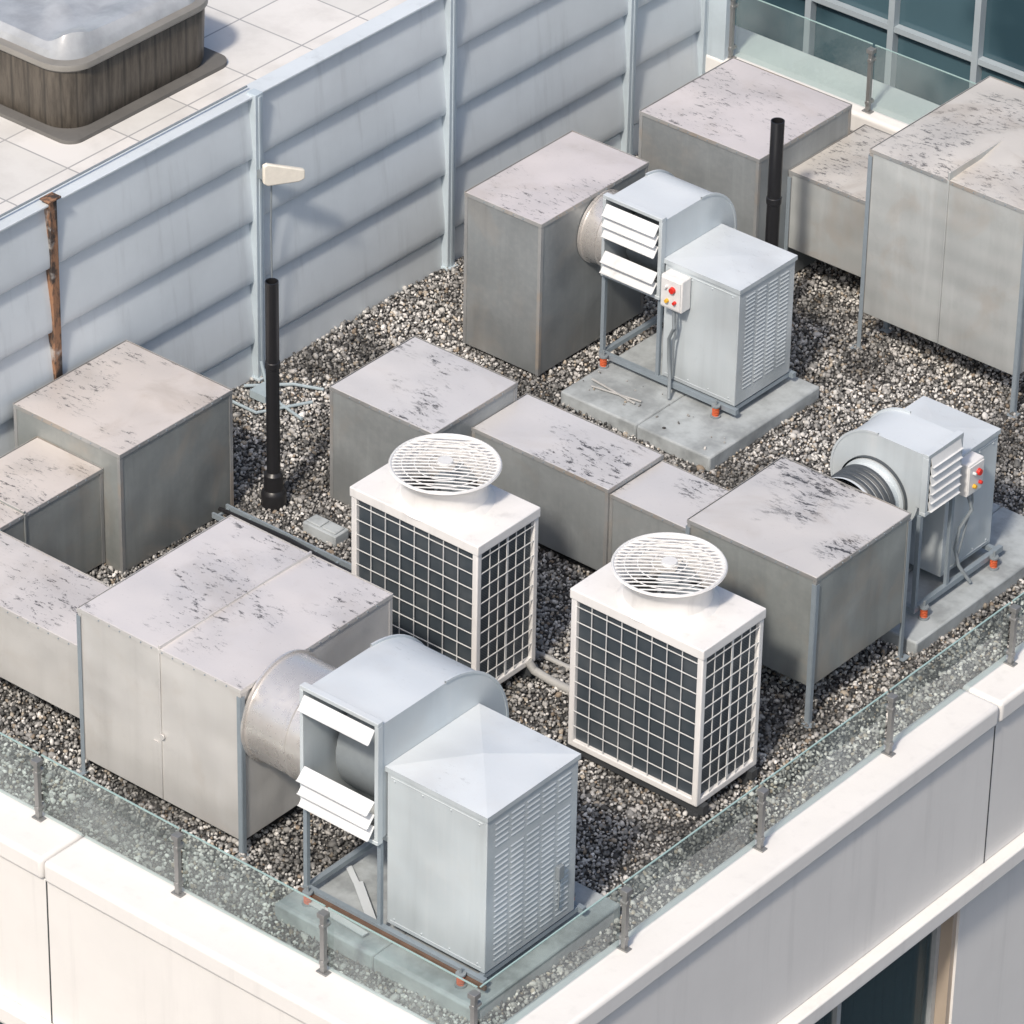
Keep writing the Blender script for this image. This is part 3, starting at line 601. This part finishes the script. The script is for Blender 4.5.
for i in range(len(ed)-1): sg.append((ed[i]+.012,ed[i+1]-.012,FY,FY,.312,.77))
ed=[FY]+py+[5.25]
for i in range(len(ed)-1): sg.append((RX,RX,ed[i]+.012,ed[i+1]-.012,.312,.77))
railing((RX,FY,.3),sg,ps)
gx=[-2.29,-.97,.35,1.67,2.99]
railing((-1,5.40,.6),[(gx[i]+.012,gx[i+1]-.012,5.40,5.40,.612,1.16) for i in range(4)],[(x,5.40,.60,1.14,0,-1) for x in gx])
# ------------------------------------------------------------------ terrace + tub
k=NT('terrace_tiles');v=k.mp();br=k.n.new('ShaderNodeTexBrick');br.offset=0;br.inputs['Scale'].default_value=1.0
br.inputs['Brick Width'].default_value=.6;br.inputs['Row Height'].default_value=.6;br.inputs['Mortar Size'].default_value=.007
br.inputs['Color1'].default_value=(.76,.74,.71,1);br.inputs['Color2'].default_value=(.68,.67,.64,1);br.inputs['Mortar'].default_value=(.36,.36,.36,1)
k.L(v,br.inputs[0]);k.col(k.mix(k.ramp(k.noise(v,2.5,5,.65),.4,.7,0,.35),br.outputs[0],(.48,.46,.43)));k.set(.5);M_TILE=k.mat
e=empty('terrace',(-6,0,2.1));b=MB();b.box(-14,WX-.10,-12,5.4,1.9,2.1);b.make('tiled_floor',e,M_TILE,smooth=False)
b=MB();b.box(-14,WX-.15,-12,5.35,-24.9,1.897);b.make('supporting_building',e,M_RENDER,smooth=False)
e=empty('hot_tub',(-4.1,-.1,2.1))
def rr(cx,cy,hx,hy,r,n=10):
    out=[]
    for sx,sy,a0 in((1,1,0),(-1,1,90),(-1,-1,180),(1,-1,270)):
        for i in range(n+1):
            a=math.radians(a0+90*i/n);out.append((cx+sx*(hx-r)+r*math.cos(a),cy+sy*(hy-r)+r*math.sin(a)))
    return out
def loft(b,cx,cy,levels,mi=0,cap=True,jit=0):
    n=None;vs=[];rows=0
    for hx,hy,r,z in levels:
        p=rr(cx,cy,hx,hy,r);n=len(p);rows+=1
        for i,(x,y) in enumerate(p): vs.append((x,y,z+(jit*(math.sin(x*7)*math.cos(y*9)+.6*math.sin(x*17+y*5)) if jit and hx<.85 else 0)))
    fs=[(k_*n+i,k_*n+(i+1)%n,(k_+1)*n+(i+1)%n,(k_+1)*n+i) for k_ in range(rows-1) for i in range(n)]
    if cap: fs.append(tuple(range((rows-1)*n,rows*n)))
    b.add(vs,fs,mi)
tx,ty=-4.18,-.15;z=2.1
b=MB();loft(b,tx,ty,[(1.00,.83,.12,z),(1.00,.83,.12,z+.03)]);b.make('base_slab',e,paint('dark_slab',(.15,.145,.135),.8,.4,.3))
k=NT('tub_wood_cladding');v=k.mp(sc=(1,1,.12));n1=k.noise(v,26,5,.7)
wv=k.n.new('ShaderNodeTexWave');wv.bands_direction='DIAGONAL';wv.inputs['Scale'].default_value=4.0;wv.inputs['Distortion'].default_value=.1
k.L(k.mp(sc=(1,1,0)),wv.inputs[0])
c=k.mix(k.ramp(n1,.3,.7),(.045,.038,.03),(.105,.09,.072));c=k.mix(k.ramp(wv.outputs['Fac'],.0,.08,.6,0),c,(.02,.018,.015));k.col(c);k.set(.42);M_TUBW=k.mat
b=MB();loft(b,tx,ty,[(.90,.74,.22,z+.031),(.91,.75,.22,z+.08),(.92,.76,.22,z+.48),(.91,.75,.22,z+.50)]);b.make('clad_body',e,M_TUBW)
b=MB();loft(b,tx,ty,[(.93,.77,.24,z+.485),(.945,.785,.25,z+.50),(.945,.785,.25,z+.525),(.94,.78,.25,z+.54),(.88,.72,.22,z+.55),(.85,.69,.22,z+.53)],cap=False);b.make('rim',e,paint('tub_rim',(.24,.23,.21),.3,.3,.2))
b=MB();loft(b,tx,ty,[(.89,.73,.22,z+.525),(.87,.71,.22,z+.60),(.82,.66,.22,z+.65),(.62,.50,.2,z+.64),(.42,.34,.15,z+.61),(.22,.18,.08,z+.62),(.05,.04,.01,z+.63)],jit=.04);b.make('cover',e,paint('tub_cover',(.44,.46,.48),.2,.6,.1,scale=2.5,dark=.5))
# ------------------------------------------------------------------ neighbour glass building
e=empty('glass_office_building',(-1,9,-3));b=MB();gl=MB()
yb=8.4
k=NT('curtain_wall_glass');v=k.mp();k.col(k.mix(k.ramp(k.noise(v,.8,3,.5),.4,.6),(.03,.065,.085),(.07,.13,.16)));k.set(.08,0.0,.8);M_CW=k.mat
gl.box(-9,9,yb,yb+.1,-24.9,4);gl.make('glazing',e,M_CW,smooth=False)
for i in range(22): x=-8.8+i*.85;b.box(x-.03,x+.03,yb-.08,yb-.001,-24.9,4)
for j in range(36):
    z=-24.5+j*.8
    b.box(-9,9,yb-.07,yb-.002,z-.025,z+.025)
    if j%4==1: b.box(-9,9,yb-.16,yb-.085,z-.12,z+.05)
b.make('mullions',e,paint('mullion_paint',(.40,.46,.50),.4),smooth=False)
b=MB();b.box(-9,9,yb+.11,yb+8,-24.9,3.9);b.make('body',e,M_RENDER,smooth=False)
# ground
k=NT('street_asphalt');k.col(k.mix(k.ramp(k.noise(k.mp(),.4,6,.6),.3,.7),(.045,.045,.047),(.07,.07,.07)));k.set(.9)
b=MB();b.add([(-1500,-1500,-25),(1500,-1500,-25),(1500,1500,-25),(-1500,1500,-25)],[(0,1,2,3)]);b.make('ground',None,k.mat,smooth=False,recalc=False)
# ------------------------------------------------------------------ camera
pi_,ya,ro,f=.5742,.6843,.0201,5219.3
fw=Vector((-math.sin(ya)*math.cos(pi_),math.cos(ya)*math.cos(pi_),-math.sin(pi_)))
r=fw.cross(Vector((0,0,1))).normalized();u=r.cross(fw)
r2=r*math.cos(ro)+u*math.sin(ro);u2=-r*math.sin(ro)+u*math.cos(ro)
cd=bpy.data.cameras.new('camera');cam=bpy.data.objects.new('camera',cd);S.collection.objects.link(cam)
Mx=Matrix((r2,u2,-fw)).transposed().to_4x4();Mx.translation=-36*fw;cam.matrix_world=Mx
cd.sensor_width=36;cd.lens=f/1024*36;cd.clip_start=.5;cd.clip_end=4000;S.camera=cam
# ------------------------------------------------------------------ light
sd=Vector((.18,-.62,.72)).normalized();el=math.asin(sd.z);az=math.atan2(sd.x,sd.y)
W=bpy.data.worlds.new('World');S.world=W;W.use_nodes=True;nt=W.node_tree;bg=nt.nodes['Background']
sk=nt.nodes.new('ShaderNodeTexSky');sk.sky_type='NISHITA';sk.sun_disc=False;sk.sun_elevation=el;sk.sun_rotation=az;sk.dust_density=3.0;sk.air_density=1.0
nt.links.new(sk.outputs[0],bg.inputs[0]);bg.inputs[1].default_value=.145
sl=bpy.data.lights.new('sun','SUN');sl.energy=3.2;sl.angle=math.radians(5);sl.color=(1,.91,.80)
so=bpy.data.objects.new('sun',sl);S.collection.objects.link(so);so.rotation_euler=sd.to_track_quat('Z','Y').to_euler()
S.view_settings.view_transform='Standard';S.view_settings.look='None';S.view_settings.exposure=0
